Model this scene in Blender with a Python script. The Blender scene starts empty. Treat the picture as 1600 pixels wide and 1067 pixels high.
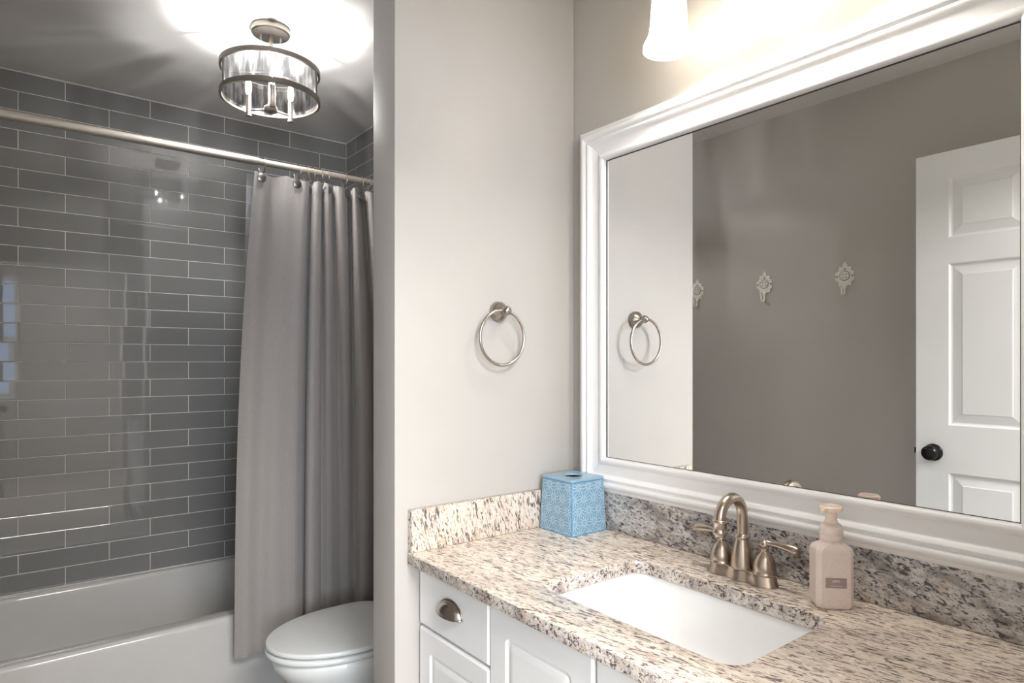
import bpy, math, random
from mathutils import Vector, Matrix
from math import sin, cos, pi, radians
random.seed(7)
SC = bpy.context.scene
COL = SC.collection

# ------------------------------------------------------------------ camera, world, light, exposure
CAM_H = 1.28
cd = bpy.data.cameras.new('camera')
cd.sensor_width = 36.0
cd.lens = 22.5
cd.shift_y = 31.5 / 1600
cd.clip_start = 0.02
cam = bpy.data.objects.new('camera', cd)
COL.objects.link(cam)
cam.location = (0, 0, CAM_H)
cam.rotation_euler = (pi / 2, 0, -radians(38.0))
SC.camera = cam

SC.view_settings.view_transform = 'Standard'
SC.view_settings.look = 'None'
SC.view_settings.gamma = 1.0
SC.view_settings.use_curve_mapping = False
SC.view_settings.exposure = 0.84
SC.cycles.use_denoising = True
SC.cycles.max_bounces = 10
SC.cycles.diffuse_bounces = 5
SC.cycles.glossy_bounces = 5
SC.cycles.transparent_max_bounces = 16
SC.cycles.caustics_reflective = False
SC.cycles.caustics_refractive = False
SC.cycles.sample_clamp_indirect = 6.0

W = bpy.data.worlds.new('world')
SC.world = W
W.use_nodes = True
W.node_tree.nodes['Background'].inputs[0].default_value = (0.62, 0.74, 1.0, 1)
W.node_tree.nodes['Background'].inputs[1].default_value = 1.2

CEIL_BULB = 7000.0      # emission of the three candle bulbs in the drum light
VAN_BULB = 150.0        # emission of the bulbs in the vanity light
FILL_W = 75.0          # added overhead fill, unseen, in the room behind the doorway


def area_light(name, loc, rot, size, size_y, power, color):
    l = bpy.data.lights.new(name, 'AREA')
    l.shape = 'RECTANGLE'
    l.size, l.size_y = size, size_y
    l.energy = power
    l.color = color
    o = bpy.data.objects.new(name, l)
    o.location = loc
    o.rotation_euler = rot
    COL.objects.link(o)
    return o


area_light('next_room_top_fill', (0.35, -1.0, 2.36), (0, 0, 0), 0.9, 0.9, FILL_W, (1.0, 0.97, 0.93))  # unseen fill, added to brighten the bathroom through the doorway
area_light('next_room_side_fill', (-0.78, -2.5, 1.55), (radians(90), 0, 0), 1.25, 1.2, 62.0, (0.90, 0.945, 1.0))  # added fill in front of the unseen window, aimed at the partition

S38, C38 = sin(radians(38.0)), cos(radians(38.0))


def PX(px, Y):
    """world x of a photo column on the plane y=Y"""
    r = (px - 800) / 1000.0
    return Y * (S38 + r * C38) / (C38 - r * S38)


# ------------------------------------------------------------------ materials
def lin(c):
    return tuple(((v / 255) / 12.92 if v / 255 <= 0.04045 else (((v / 255) + 0.055) / 1.055) ** 2.4) for v in c) + (1,)


class Mat:
    def __init__(s, name):
        s.m = bpy.data.materials.new(name)
        s.m.use_nodes = True
        s.nt = s.m.node_tree
        s.n = s.nt.nodes
        s.b = s.n['Principled BSDF']
        s.out = s.n['Material Output']

    def node(s, t, **kw):
        n = s.n.new(t)
        for k, v in kw.items():
            if k in n.inputs:
                n.inputs[k].default_value = v
            else:
                setattr(n, k, v)
        return n

    def link(s, a, b):
        s.nt.links.new(a, b)

    def coords(s, kind='Object', scale=(1, 1, 1), rot=(0, 0, 0), loc=(0, 0, 0)):
        tc = s.node('ShaderNodeTexCoord')
        mp = s.node('ShaderNodeMapping')
        mp.inputs['Scale'].default_value = scale
        mp.inputs['Rotation'].default_value = rot
        mp.inputs['Location'].default_value = loc
        s.link(tc.outputs[kind], mp.inputs['Vector'])
        return mp.outputs[0]

    def noise(s, vec, scale, detail=3, rough=0.5, dist=0.0):
        n = s.node('ShaderNodeTexNoise')
        n.inputs['Scale'].default_value = scale
        n.inputs['Detail'].default_value = detail
        n.inputs['Roughness'].default_value = rough
        n.inputs['Distortion'].default_value = dist
        s.link(vec, n.inputs['Vector'])
        return n.outputs['Fac']

    def ramp(s, fac, stops):
        r = s.node('ShaderNodeValToRGB')
        el = r.color_ramp.elements
        while len(el) < len(stops):
            el.new(0.5)
        for e, (p, c) in zip(el, stops):
            e.position = p
            e.color = c if len(c) == 4 else tuple(c) + (1,)
        s.link(fac, r.inputs[0])
        return r.outputs[0]

    def mix(s, fac, a, b, mode='MIX'):
        n = s.node('ShaderNodeMix', data_type='RGBA', blend_type=mode)
        for v, i in ((fac, 0), (a, 6), (b, 7)):
            if hasattr(v, 'is_linked'):
                s.link(v, n.inputs[i])
            else:
                n.inputs[i].default_value = v
        return n.outputs[2]

    def bump(s, height, strength=0.2, dist=0.001):
        b = s.node('ShaderNodeBump')
        b.inputs['Strength'].default_value = strength
        b.inputs['Distance'].default_value = dist
        s.link(height, b.inputs['Height'])
        s.link(b.outputs[0], s.b.inputs['Normal'])
        return b

    def set(s, color=None, rough=None, metal=None, **kw):
        if color is not None:
            if hasattr(color, 'is_linked'):
                s.link(color, s.b.inputs['Base Color'])
            else:
                s.b.inputs['Base Color'].default_value = color
        if rough is not None:
            s.b.inputs['Roughness'].default_value = rough
        if metal is not None:
            s.b.inputs['Metallic'].default_value = metal
        for k, v in kw.items():
            s.b.inputs[k.replace('_', ' ')].default_value = v
        return s


def paint(name, rgb, rough=0.45, bump=0.12, scale=260):
    m = Mat(name)
    v = m.coords()
    a = m.noise(v, 3.0, 3)
    base = lin(rgb)
    d = tuple(c * 0.96 for c in base[:3]) + (1,)
    m.set(m.ramp(a, [(0.35, d), (0.65, base)]), rough)
    m.bump(m.noise(v, scale, 3), bump, 0.001)
    return m.m


M = {}
M['wall'] = paint('wall_paint', (184, 180, 175), 0.42, 0.16, 220)
M['ceiling'] = paint('ceiling_paint', (232, 230, 228), 0.6, 0.2, 150)
M['trim'] = paint('trim_paint', (243, 243, 244), 0.3, 0.05)
M['cab'] = paint('cabinet_paint', (243, 243, 243), 0.33, 0.06)
M['door'] = paint('door_paint', (226, 228, 229), 0.35, 0.05)
M['floor'] = paint('floor_tile', (120, 114, 106), 0.35, 0.1)


def simple(name, rgb, rough=0.4, metal=0.0, nscale=60, amt=0.06, bump=0.0, **kw):
    m = Mat(name)
    v = m.coords()
    base = lin(rgb)
    d = tuple(c * (1 - amt) for c in base[:3]) + (1,)
    f = m.noise(v, nscale, 3)
    m.set(m.ramp(f, [(0.35, d), (0.65, base)]), rough, metal, **kw)
    if bump:
        m.bump(f, bump, 0.0008)
    return m.m


def brushed(name, rgb, rough, axis=(1, 1, 30)):
    m = Mat(name)
    v = m.coords(scale=axis)
    f = m.noise(v, 60, 4)
    base = lin(rgb)
    d = tuple(c * 0.88 for c in base[:3]) + (1,)
    m.set(m.ramp(f, [(0.3, d), (0.7, base)]), rough, 1.0)
    m.bump(f, 0.05, 0.0003)
    return m.m


M['nickel'] = brushed('brushed_nickel', (186, 172, 158), 0.27)
M['nickel_dark'] = brushed('brushed_nickel_pull', (176, 168, 160), 0.26)
M['steel'] = brushed('satin_steel', (170, 164, 156), 0.3)
M['disc'] = brushed('disc_metal', (140, 136, 134), 0.35)
M['rod'] = brushed('rod_satin', (215, 209, 200), 0.55)
M['bronze'] = simple('oil_rubbed_bronze', (24, 22, 24), 0.25, 0.5)
M['porcelain'] = simple('porcelain', (232, 235, 234), 0.08, 0, 20, 0.02, Coat_Weight=0.4)
M['sink'] = simple('sink_porcelain', (246, 247, 247), 0.1, 0, 20, 0.02, Coat_Weight=0.3)
M['tub'] = simple('tub_enamel', (205, 204, 202), 0.16, 0, 20, 0.02, Coat_Weight=0.3)
M['seatmat'] = simple('toilet_seat_plastic', (228, 231, 230), 0.14, 0, 20, 0.02)
M['grout'] = simple('tile_grout', (228, 225, 218), 0.8, 0, 300, 0.1)
M['caulk'] = simple('white_caulk', (215, 213, 208), 0.4)
M['dark'] = simple('dark_void', (18, 18, 18), 0.7)
M['hookwhite'] = simple('cast_white', (246, 242, 234), 0.5, 0, 500, 0.08, 0.3)
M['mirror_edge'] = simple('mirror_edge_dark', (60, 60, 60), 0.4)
M['wood'] = simple('cabinet_wood', (196, 176, 150), 0.5)
M['carpet'] = simple('next_room_floor', (150, 140, 128), 0.9)

# glazed grey tile
m = Mat('grey_glazed_tile')
v = m.coords()
at = m.node('ShaderNodeAttribute', attribute_name='tilecol')
m.link(at.outputs['Color'], m.b.inputs['Base Color'])
m.set(None, 0.30, 0, Coat_Weight=1.0, Coat_Roughness=0.025)
m.b.inputs['Specular IOR Level'].default_value = 0.25
m.bump(m.noise(v, 22, 2), 0.09, 0.002)
M['tile'] = m.m

# mirror
m = Mat('mirror_silver')
m.set((0.90, 0.91, 0.905, 1), 0.0, 1.0)
M['mirror'] = m.m


# granite: stretch = (x,y,z) frequencies
def granite(name, stretch, rot, light, mid, dark, fleck=0.56, blotch=0.5, size=1.0):
    m = Mat(name)
    # rotate first, then stretch, so that the flecks run along the slanted grain
    tc = m.node('ShaderNodeTexCoord')
    r1 = m.node('ShaderNodeMapping')
    r1.inputs['Rotation'].default_value = rot
    m.link(tc.outputs['Object'], r1.inputs['Vector'])
    s1 = m.node('ShaderNodeMapping')
    s1.inputs['Scale'].default_value = stretch
    m.link(r1.outputs[0], s1.inputs['Vector'])
    v = s1.outputs[0]
    vi = m.coords(scale=(1, 1, 1), loc=(3, 1, 2))
    big = m.noise(v, 16, 4, 0.6, 0.5)
    base = m.ramp(big, [(0.36, mid), (0.50, light), (0.75, light)])
    fine = m.noise(v, 95, 5, 0.7, 0.6)
    base = m.mix(m.ramp(fine, [(0.44, (0, 0, 0, 1)), (0.66, (0.8, 0.8, 0.8, 1))]), base, mid)
    tan = m.noise(vi, 30, 4, 0.6)
    base = m.mix(m.ramp(tan, [(0.52, (0, 0, 0, 1)), (0.72, (0.45, 0.45, 0.45, 1))]), base, lin((196, 164, 128)))
    fl = m.noise(v, 122 * size, 4, 0.6, 0.8)
    msk = m.noise(v, 24, 3, 0.6)
    add = m.node('ShaderNodeMath', operation='MULTIPLY_ADD')
    m.link(msk, add.inputs[0])
    add.inputs[1].default_value = blotch
    m.link(fl, add.inputs[2])
    th = fleck + blotch * 0.5
    k = m.ramp(add.outputs[0], [(th, (0, 0, 0, 1)), (th + 0.05, (0.9, 0.9, 0.9, 1))])
    col = m.mix(k, base, dark)
    fl2 = m.noise(v, 240 * size, 3, 0.6, 0.5)
    k2 = m.ramp(fl2, [(0.585, (0, 0, 0, 1)), (0.65, (0.7, 0.7, 0.7, 1))])
    col = m.mix(k2, col, dark)
    m.set(col, 0.16, 0, Coat_Weight=0.2)
    return m.m


CREAM, GMID, GDARK = lin((240, 229, 214)), lin((206, 192, 180)), lin((84, 66, 70))
M['gr_top'] = granite('granite_top', (1.9, 0.36, 1.0), (0, 0, radians(-12)), CREAM, GMID, GDARK, 0.535, 0.22)
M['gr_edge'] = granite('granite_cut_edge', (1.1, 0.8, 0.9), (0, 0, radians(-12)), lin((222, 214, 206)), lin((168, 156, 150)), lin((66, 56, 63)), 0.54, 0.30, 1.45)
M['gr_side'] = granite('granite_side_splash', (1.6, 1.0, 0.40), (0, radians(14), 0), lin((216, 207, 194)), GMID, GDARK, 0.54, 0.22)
M['gr_back_shaded'] = granite('granite_back_shaded', (1.0, 0.55, 1.2), (radians(-14), 0, 0), lin((218, 215, 213)), lin((142, 137, 136)), lin((62, 56, 63)), 0.54, 0.33, 1.1)  # same stone greyed: shade of facing away from the light is in the colour

# curtain fabric (UV in metres)
m = Mat('curtain_weave')
uv = m.coords('UV')
w1 = m.node('ShaderNodeTexWave', wave_type='BANDS', bands_direction='X')
w1.inputs['Scale'].default_value = 110
w1.inputs['Distortion'].default_value = 1.5
w1.inputs['Detail'].default_value = 2
w2 = m.node('ShaderNodeTexWave', wave_type='BANDS', bands_direction='Y')
w2.inputs['Scale'].default_value = 130
w2.inputs['Distortion'].default_value = 1.5
w2.inputs['Detail'].default_value = 2
m.link(uv, w1.inputs['Vector'])
m.link(uv, w2.inputs['Vector'])
ad = m.node('ShaderNodeMath', operation='ADD')
m.link(w1.outputs['Fac'], ad.inputs[0])
m.link(w2.outputs['Fac'], ad.inputs[1])
hf = m.node('ShaderNodeMath', operation='MULTIPLY')
m.link(ad.outputs[0], hf.inputs[0])
hf.inputs[1].default_value = 0.5
slub = m.noise(m.coords('UV', scale=(90, 700, 1)), 1.0, 3)
c = m.ramp(hf.outputs[0], [(0.0, lin((126, 122, 120))), (1.0, lin((178, 172, 169)))])
c = m.mix(m.ramp(slub, [(0.3, (0, 0, 0, 1)), (0.7, (0.35, 0.35, 0.35, 1))]), c, lin((178, 173, 170)))
m.set(c, 0.9, 0, Sheen_Weight=0.3)
m.bump(hf.outputs[0], 0.5, 0.0012)
M['curtain'] = m.m


def mix_shader(m, a, b, fac):
    mx = m.node('ShaderNodeMixShader')
    if hasattr(fac, 'is_linked'):
        m.link(fac, mx.inputs[0])
    else:
        mx.inputs[0].default_value = fac
    m.link(a.outputs[0], mx.inputs[1])
    m.link(b.outputs[0], mx.inputs[2])
    return mx


# clear plastic liner
m = Mat('clear_liner')
t = m.node('ShaderNodeBsdfTransparent')
t.inputs[0].default_value = (0.93, 0.93, 0.94, 1)
m.set((0.75, 0.76, 0.78, 1), 0.12)
mx = mix_shader(m, t, m.b, 0.22)
m.link(mx.outputs[0], m.out.inputs[0])
M['liner'] = m.m

# rippled drum glass
m = Mat('rippled_glass')
v = m.coords(scale=(1, 1, 0.12))
f = m.noise(v, 130, 3, 0.6, 0.4)
f2 = m.noise(m.coords(scale=(1, 1, 0.25)), 42, 2, 0.5, 0.4)
colr = m.mix(1.0, m.ramp(f, [(0.40, (0.70, 0.70, 0.71, 1)), (0.58, (0.99, 0.99, 0.99, 1))]),
             m.ramp(f2, [(0.42, (0.50, 0.50, 0.51, 1)), (0.56, (1, 1, 1, 1))]), 'MULTIPLY')
t = m.node('ShaderNodeBsdfTransparent')
m.link(colr, t.inputs[0])
gl = m.node('ShaderNodeBsdfGlossy')
gl.inputs['Roughness'].default_value = 0.08
bp = m.node('ShaderNodeBump')
bp.inputs['Strength'].default_value = 0.7
bp.inputs['Distance'].default_value = 0.003
m.link(f, bp.inputs['Height'])
m.link(bp.outputs[0], gl.inputs['Normal'])
mx = mix_shader(m, t, gl, 0.09)
tl = m.node('ShaderNodeBsdfTranslucent')
tl.inputs[0].default_value = (0.9, 0.9, 0.9, 1)
mx = mix_shader(m, mx, tl, 0.018)
m.link(mx.outputs[0], m.out.inputs[0])
M['drumglass'] = m.m

# frosted shade glass
m = Mat('frosted_shade')
t = m.node('ShaderNodeBsdfTranslucent')
t.inputs[0].default_value = (1.0, 0.97, 0.92, 1)
m.set(lin((250, 247, 240)), 0.35)
em = m.node('ShaderNodeEmission')
em.inputs[0].default_value = (1.0, 0.95, 0.86, 1)
em.inputs[1].default_value = 1.5
mx = mix_shader(m, t, m.b, 0.35)
ads = m.node('ShaderNodeAddShader')
m.link(mx.outputs[0], ads.inputs[0])
m.link(em.outputs[0], ads.inputs[1])
m.link(ads.outputs[0], m.out.inputs[0])
M['shade'] = m.m


def emit(name, rgb, s):
    m = Mat(name)
    e = m.node('ShaderNodeEmission')
    e.inputs[0].default_value = rgb
    e.inputs[1].default_value = s
    m.link(e.outputs[0], m.out.inputs[0])
    return m.m


M['bulb'] = emit('candle_bulb_lit', (1.0, 0.97, 0.94, 1), CEIL_BULB)
m = Mat('bulb_envelope_lit')
t = m.node('ShaderNodeBsdfTransparent')
e = m.node('ShaderNodeEmission')
e.inputs[0].default_value = (1.0, 0.97, 0.94, 1)
e.inputs[1].default_value = 9.0
mx = mix_shader(m, t, e, 0.4)
m.link(mx.outputs[0], m.out.inputs[0])
M['envelope'] = m.m
M['vbulb'] = emit('vanity_bulb_lit', (1.0, 0.945, 0.87, 1), VAN_BULB)
M['sky'] = emit('window_daylight', (0.55, 0.72, 1.0, 1), 3.0)

# tissue box glaze: lighter where the relief is raised
m = Mat('blue_glaze')
at = m.node('ShaderNodeAttribute', attribute_name='relief')
c = m.ramp(at.outputs['Fac'], [(0.0, lin((66, 112, 148))), (0.40, lin((104, 148, 178))), (1.0, lin((182, 204, 214)))])
m.set(c, 0.28, 0, Coat_Weight=0.3, Coat_Roughness=0.15)
M['glaze'] = m.m

m = Mat('soap_body')
sp = m.noise(m.coords(), 420, 2)
m.set(m.ramp(sp, [(0.35, lin((230, 212, 203))), (0.75, lin((240, 228, 220)))]), 0.16, 0,
      Subsurface_Weight=0.15, Subsurface_Scale=0.01, Coat_Weight=0.4)
m.b.inputs['Subsurface Radius'].default_value = (1.0, 0.6, 0.5)
M['soap'] = m.m
M['soapcap'] = simple('soap_pump_plastic', (246, 226, 212), 0.25, 0, 40, 0.03, Subsurface_Weight=0.3, Subsurface_Scale=0.01)
M['soaplabel'] = simple('soap_label', (168, 148, 146), 0.4)
M['soaptext'] = simple('soap_text', (240, 232, 236), 0.4)


# ------------------------------------------------------------------ mesh helpers
def world_origin(o):
    p = Vector((0, 0, 0))
    while o is not None:
        p += o.location
        o = o.parent
    return p


class MB:
    def __init__(s):
        s.v, s.f, s.mi, s.uv, s.col = [], [], [], {}, {}
        s.cur = 0

    def add(s, verts, faces):
        o = len(s.v)
        s.v += [tuple(p) for p in verts]
        for f in faces:
            s.f.append([i + o for i in f])
            s.mi.append(s.cur)
        return o

    def box(s, a, b):
        (x0, y0, z0), (x1, y1, z1) = a, b
        vs = [(x, y, z) for z in (z0, z1) for y in (y0, y1) for x in (x0, x1)]
        s.add(vs, [(0, 2, 3, 1), (4, 5, 7, 6), (0, 1, 5, 4), (2, 6, 7, 3), (0, 4, 6, 2), (1, 3, 7, 5)])
        return s

    def loft(s, loops, cap0=True, cap1=True, cyclic=False, flip=False):
        n = len(loops[0])
        vs = [p for l in loops for p in l]
        fs = []
        m = len(loops)
        for i in range(m if cyclic else m - 1):
            j = (i + 1) % m
            for k in range(n):
                l = (k + 1) % n
                q = (i * n + k, i * n + l, j * n + l, j * n + k)
                fs.append(q[::-1] if flip else q)
        if not cyclic:
            a = list(range(n))[::-1]
            b = [(m - 1) * n + k for k in range(n)]
            if cap0:
                fs.append(a[::-1] if flip else a)
            if cap1:
                fs.append(b[::-1] if flip else b)
        s.add(vs, fs)
        return s

    def rbox(s, a, b, r=0.004, seg=3, vr=None):
        """box with rounded vertical corners and rounded top/bottom edges"""
        (x0, y0, z0), (x1, y1, z1) = a, b
        cx, cy, hx, hy = (x0 + x1) / 2, (y0 + y1) / 2, (x1 - x0) / 2, (y1 - y0) / 2
        vr = vr or r
        loops = []
        for k in range(seg + 1):
            t = k / seg * pi / 2
            d = r * (1 - sin(t))
            loops.append(rrect(cx, cy, hx - d, hy - d, max(vr - d, 0.0003), z0 + r * (1 - cos(t))))
        for k in range(seg + 1):
            t = k / seg * pi / 2
            d = r * (1 - cos(t))
            loops.append(rrect(cx, cy, hx - d, hy - d, max(vr - d, 0.0003), z1 - r + r * sin(t)))
        return s.loft(loops)

    def lathe(s, prof, center=(0, 0, 0), axis='Z', n=32, cap0=True, cap1=True, tf=None):
        """prof: list of (radius, height)"""
        loops = []
        for r, h in prof:
            l = []
            for k in range(n):
                a = 2 * pi * k / n
                p = Vector((r * cos(a), r * sin(a), h))
                if tf:
                    p = tf @ p
                elif axis == 'X':
                    p = Vector((p.z, p.x, p.y))
                elif axis == 'Y':
                    p = Vector((p.y, p.z, p.x))
                l.append(p + Vector(center))
            loops.append(l)
        return s.loft(loops, cap0, cap1)

    def tube(s, pts, rad, n=12, closed=False, caps=True, squash=None):
        pts = [Vector(p) for p in pts]
        m = len(pts)
        rads = rad if isinstance(rad, (list, tuple)) else [rad] * m
        up = None
        loops = []
        for i in range(m):
            if closed:
                t = (pts[(i + 1) % m] - pts[i - 1]).normalized()
            else:
                t = (pts[min(i + 1, m - 1)] - pts[max(i - 1, 0)]).normalized()
            if up is None:
                up = Vector((0, 0, 1)) if abs(t.z) < 0.9 else Vector((1, 0, 0))
            up = (up - t * up.dot(t)).normalized()
            sd = t.cross(up)
            sq = squash[i] if squash else 1.0
            loops.append([pts[i] + (up * cos(2 * pi * k / n) * sq + sd * sin(2 * pi * k / n)) * rads[i] for k in range(n)])
        return s.loft(loops, caps, caps, cyclic=closed, flip=True)

    def torus(s, c, R, r, normal='Z', n=64, k=10, sy=1.0):
        pts = []
        for i in range(n):
            a = 2 * pi * i / n
            u, w = R * cos(a), R * sy * sin(a)
            p = {'Z': (u, w, 0), 'Y': (u, 0, w), 'X': (0, u, w)}[normal]
            pts.append(Vector(p) + Vector(c))
        return s.tube(pts, r, k, closed=True)

    def sphere(s, c, r, n=16, m=10, sx=1, sy=1, sz=1):
        prof = []
        for i in range(m + 1):
            a = -pi / 2 + pi * i / m
            prof.append((max(cos(a), 0.02) * r, sin(a) * r))
        return s.lathe(prof, c, n=n, tf=Matrix.Diagonal((sx, sy, sz)))

    def build(s, name, mat, parent=None, angle=35, smooth=True, origin=None):
        me = bpy.data.meshes.new(name)
        off = world_origin(parent) if parent else Vector((0, 0, 0))
        o = bpy.data.objects.new(name, me)
        if origin is not None and parent is None:
            off = Vector(origin)
            o.location = off
        me.from_pydata([tuple(Vector(p) - off) for p in s.v], [], s.f)
        mats = mat if isinstance(mat, (list, tuple)) else [mat]
        for q in mats:
            me.materials.append(q)
        for p, i in zip(me.polygons, s.mi):
            p.material_index = i
        me.validate()
        if smooth:
            me.shade_smooth()
            me.set_sharp_from_angle(angle=radians(angle))
        COL.objects.link(o)
        if parent:
            o.parent = parent
        return o


def rrect(cx, cy, hx, hy, r, z, n=6):
    """rounded rectangle loop, counter-clockwise, 4*(n+1) points"""
    r = min(r, hx - 1e-4, hy - 1e-4)
    out = []
    for q, (sx, sy) in enumerate(((1, 1), (-1, 1), (-1, -1), (1, -1))):
        for k in range(n + 1):
            a = (q + k / n) * pi / 2
            out.append(Vector((cx + sx * (hx - r) + r * cos(a), cy + sy * (hy - r) + r * sin(a), z)))
    return out


def maploop(loop, f):
    return [Vector(f(p.x, p.y, p.z)) for p in loop]


def thing(name, label, cat, loc, group=None):
    o = bpy.data.objects.new(name, None)
    o.empty_display_size = 0.05
    o.location = loc
    COL.objects.link(o)
    return tag(o, label, cat, group)


def tag(o, label, cat, group=None, kind=None):
    if label:
        o['label'] = label
    if cat:
        o['category'] = cat
    if group:
        o['group'] = group
    if kind:
        o['kind'] = kind
    return o


def struct(mb, name, mat, parent=None, **kw):
    o = mb.build(name, mat, parent, **kw)
    if parent is None:
        o['kind'] = 'structure'
    return o


def copy_tree(o, parent=None):
    c = o.copy()
    COL.objects.link(c)
    if parent:
        c.parent = parent
    for ch in list(o.children):
        copy_tree(ch, c)
    return c


def seat_on(x, y):
    return (x, y)


# ------------------------------------------------------------------ room shell
CEIL = 2.43
XL, XR, XA = -0.25, 1.30, 1.39        # left wall, mirror wall, alcove end wall
Y0, Y1 = 1.368, 1.484                 # partition faces
YB = 3.20                             # tiled back wall
YE0, YE1 = 0.05, 0.17                 # doorway wall
XP = 0.716                            # partition end

struct(MB().box((XL - 0.12, YE0, -0.05), (XA + 0.12, YB + 0.12, 0)), 'floor', M['floor'], smooth=False)
struct(MB().box((XL - 0.12, YE0, CEIL), (XA + 0.12, YB + 0.12, CEIL + 0.05)), 'ceiling', M['ceiling'], smooth=False)
struct(MB().box((XL - 0.12, YE0, 0), (XL, 2.44, CEIL)), 'wall_left', M['wall'], smooth=False)
struct(MB().box((XR, YE0, 0), (XA + 0.12, Y1, CEIL)), 'wall_right', M['wall'], smooth=False)
struct(MB().box((XA, Y1, 0), (XA + 0.12, 2.44, CEIL)), 'wall_alcove_right', M['wall'], smooth=False)


def vr_box(x0, x1, y0, y1, z0, z1, r):
    mb = MB()
    cx, cy = (x0 + x1) / 2, (y0 + y1) / 2
    mb.loft([rrect(cx, cy, (x1 - x0) / 2, (y1 - y0) / 2, r, z, 4) for z in (z0, z1)])
    return mb


struct(vr_box(XP, XR, Y0, Y1, 0, CEIL, 0.003), 'wall_partition', M['wall'])
# doorway wall: left piece, right piece, header
mb = MB()
mb.box((XL, YE0, 0), (-0.081, YE1, CEIL))
mb.box((0.755, YE0, 0), (XR, YE1, CEIL))
mb.box((-0.081, YE0, 2.066), (0.755, YE1, CEIL))
struct(mb, 'wall_front', M['wall'], smooth=False)
# baseboards
struct(MB().box((XL, YE1, 0), (XL + 0.013, 2.44, 0.10)), 'baseboard_left', M['trim'], smooth=False)
struct(MB().box((XA - 0.013, Y1, 0), (XA, 2.44, 0.10)), 'baseboard_right', M['trim'], smooth=False)
mb = MB()
mb.box((XP - 0.013, Y0, 0), (XP, Y1 + 0.013, 0.10))
mb.box((XP, Y1, 0), (XA - 0.013, Y1 + 0.013, 0.10))
struct(mb, 'baseboard_partition', M['trim'], smooth=False)

# the room behind the doorway (seen only in reflections)
mb = MB()
mb.box((-1.7, -2.6, -0.05), (2.6, YE0, 0))
struct(mb, 'floor_next_room', M['carpet'], smooth=False)
mb = MB()
mb.box((-1.7, -2.6, CEIL), (2.6, YE0, CEIL + 0.05))
struct(mb, 'ceiling_next_room', M['ceiling'], smooth=False)
mb = MB()
mb.box((-1.82, -2.6, 0), (-1.7, YE0, CEIL))
mb.box((2.6, -2.6, 0), (2.72, YE0, CEIL))
mb.box((-1.7, YE0, 0), (XL - 0.12, YE1, CEIL))
mb.box((XA + 0.12, YE0, 0), (2.6, YE1, CEIL))
mb.box((-1.7, -2.72, 0), (-1.3, -2.6, CEIL))
mb.box((0.05, -2.72, 0), (2.6, -2.6, CEIL))
mb.box((-1.3, -2.72, 0), (0.05, -2.6, 0.9))
mb.box((-1.3, -2.72, 2.2), (0.05, -2.6, CEIL))
struct(mb, 'wall_next_room', M['wall'], smooth=False)
wn = MB()  # unseen window, its size and place chosen to light the partition
for x in (-1.3, -0.65, 0.0):
    wn.box((x, -2.70, 0.9), (x + 0.05, -2.62, 2.2))
for z in (0.9, 1.53, 2.15):
    wn.box((-1.25, -2.70, z), (0.0, -2.62, z + 0.05))
wn = struct(wn, 'window_1', M['trim'], smooth=False)
MB().box((-1.25, -2.69, 0.95), (0.0, -2.685, 2.15)).build('pane', M['sky'], wn, smooth=False)


# ---- tiled walls
def tile_wall(name, fmap, length, phase_a, flipn=False, back_box=None):
    """fmap(u, v, d) -> world; u along the wall, v height, d towards the room"""
    mb = MB()
    col = []
    P, RH, G = 0.3068, 0.0765, 0.0027
    rows = 27
    z_top = CEIL - 0.003
    for r in range(rows):
        v1 = z_top - r * RH - G / 2
        v0 = v1 - RH + G
        ph = phase_a if r % 2 == 0 else phase_a + P / 2
        k = -8
        while True:
            u0, u1 = ph + k * P + G / 2, ph + (k + 1) * P - G / 2
            k += 1
            if u1 < 0.004:
                continue
            if u0 > length - 0.004:
                break
            u0, u1 = max(u0, 0.0006), min(u1, length - 0.0006)
            ta, tb = random.uniform(-1, 1) * 0.0011, random.uniform(-1, 1) * 0.00022
            cu, cv = (u0 + u1) / 2, (v0 + v1) / 2
            shade = random.uniform(-1, 1)
            loops = []
            for ins, d in ((0, -0.004), (0, -0.0012), (0.0006, -0.0003), (0.0016, 0.0)):
                lp = []
                for (a, b) in ((u0 + ins, v0 + ins), (u1 - ins, v0 + ins), (u1 - ins, v1 - ins), (u0 + ins, v1 - ins)):
                    dd = d + ta * (a - cu) / 0.3 + tb * (b - cv) / 0.076
                    lp.append(Vector(fmap(a, b, dd)))
                loops.append(lp)
            n0 = len(mb.f)
            mb.loft(loops, False, True, flip=flipn)
            col += [shade] * (len(mb.f) - n0)
    mb.cur = 1
    n0 = len(mb.f)
    if back_box:
        mb.box(*back_box)
    col += [0] * (len(mb.f) - n0)
    o = struct(mb, name, [M['tile'], M['grout']], smooth=False)
    ca = o.data.color_attributes.new('tilecol', 'FLOAT_COLOR', 'CORNER')
    base = lin((134, 134, 134))
    for p in o.data.polygons:
        s = 1 + 0.07 * col[p.index]
        for li in p.loop_indices:
            ca.data[li].color = (base[0] * s, base[1] * s, base[2] * s, 1)
    return o


TG = 0.0012
tile_wall('wall_back', lambda u, v, d: (XL + u, YB - d, v), XA - XL, 0.1728 - XL - 0.3068 * 2,
          back_box=((XL - 0.12, YB + TG, 0), (XA + 0.12, YB + 0.12, CEIL)))
tile_wall('wall_tub_right', lambda u, v, d: (XA - d, YB - u, v), YB - 2.44, -0.19,
          back_box=((XA + TG, 2.44, 0), (XA + 0.12, YB + TG, CEIL)))
tile_wall('wall_tub_left', lambda u, v, d: (XL + d, YB - u, v), YB - 2.44, -0.10, flipn=True,
          back_box=((XL - 0.12, 2.44, 0), (XL - TG, YB + TG, CEIL)))
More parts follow.
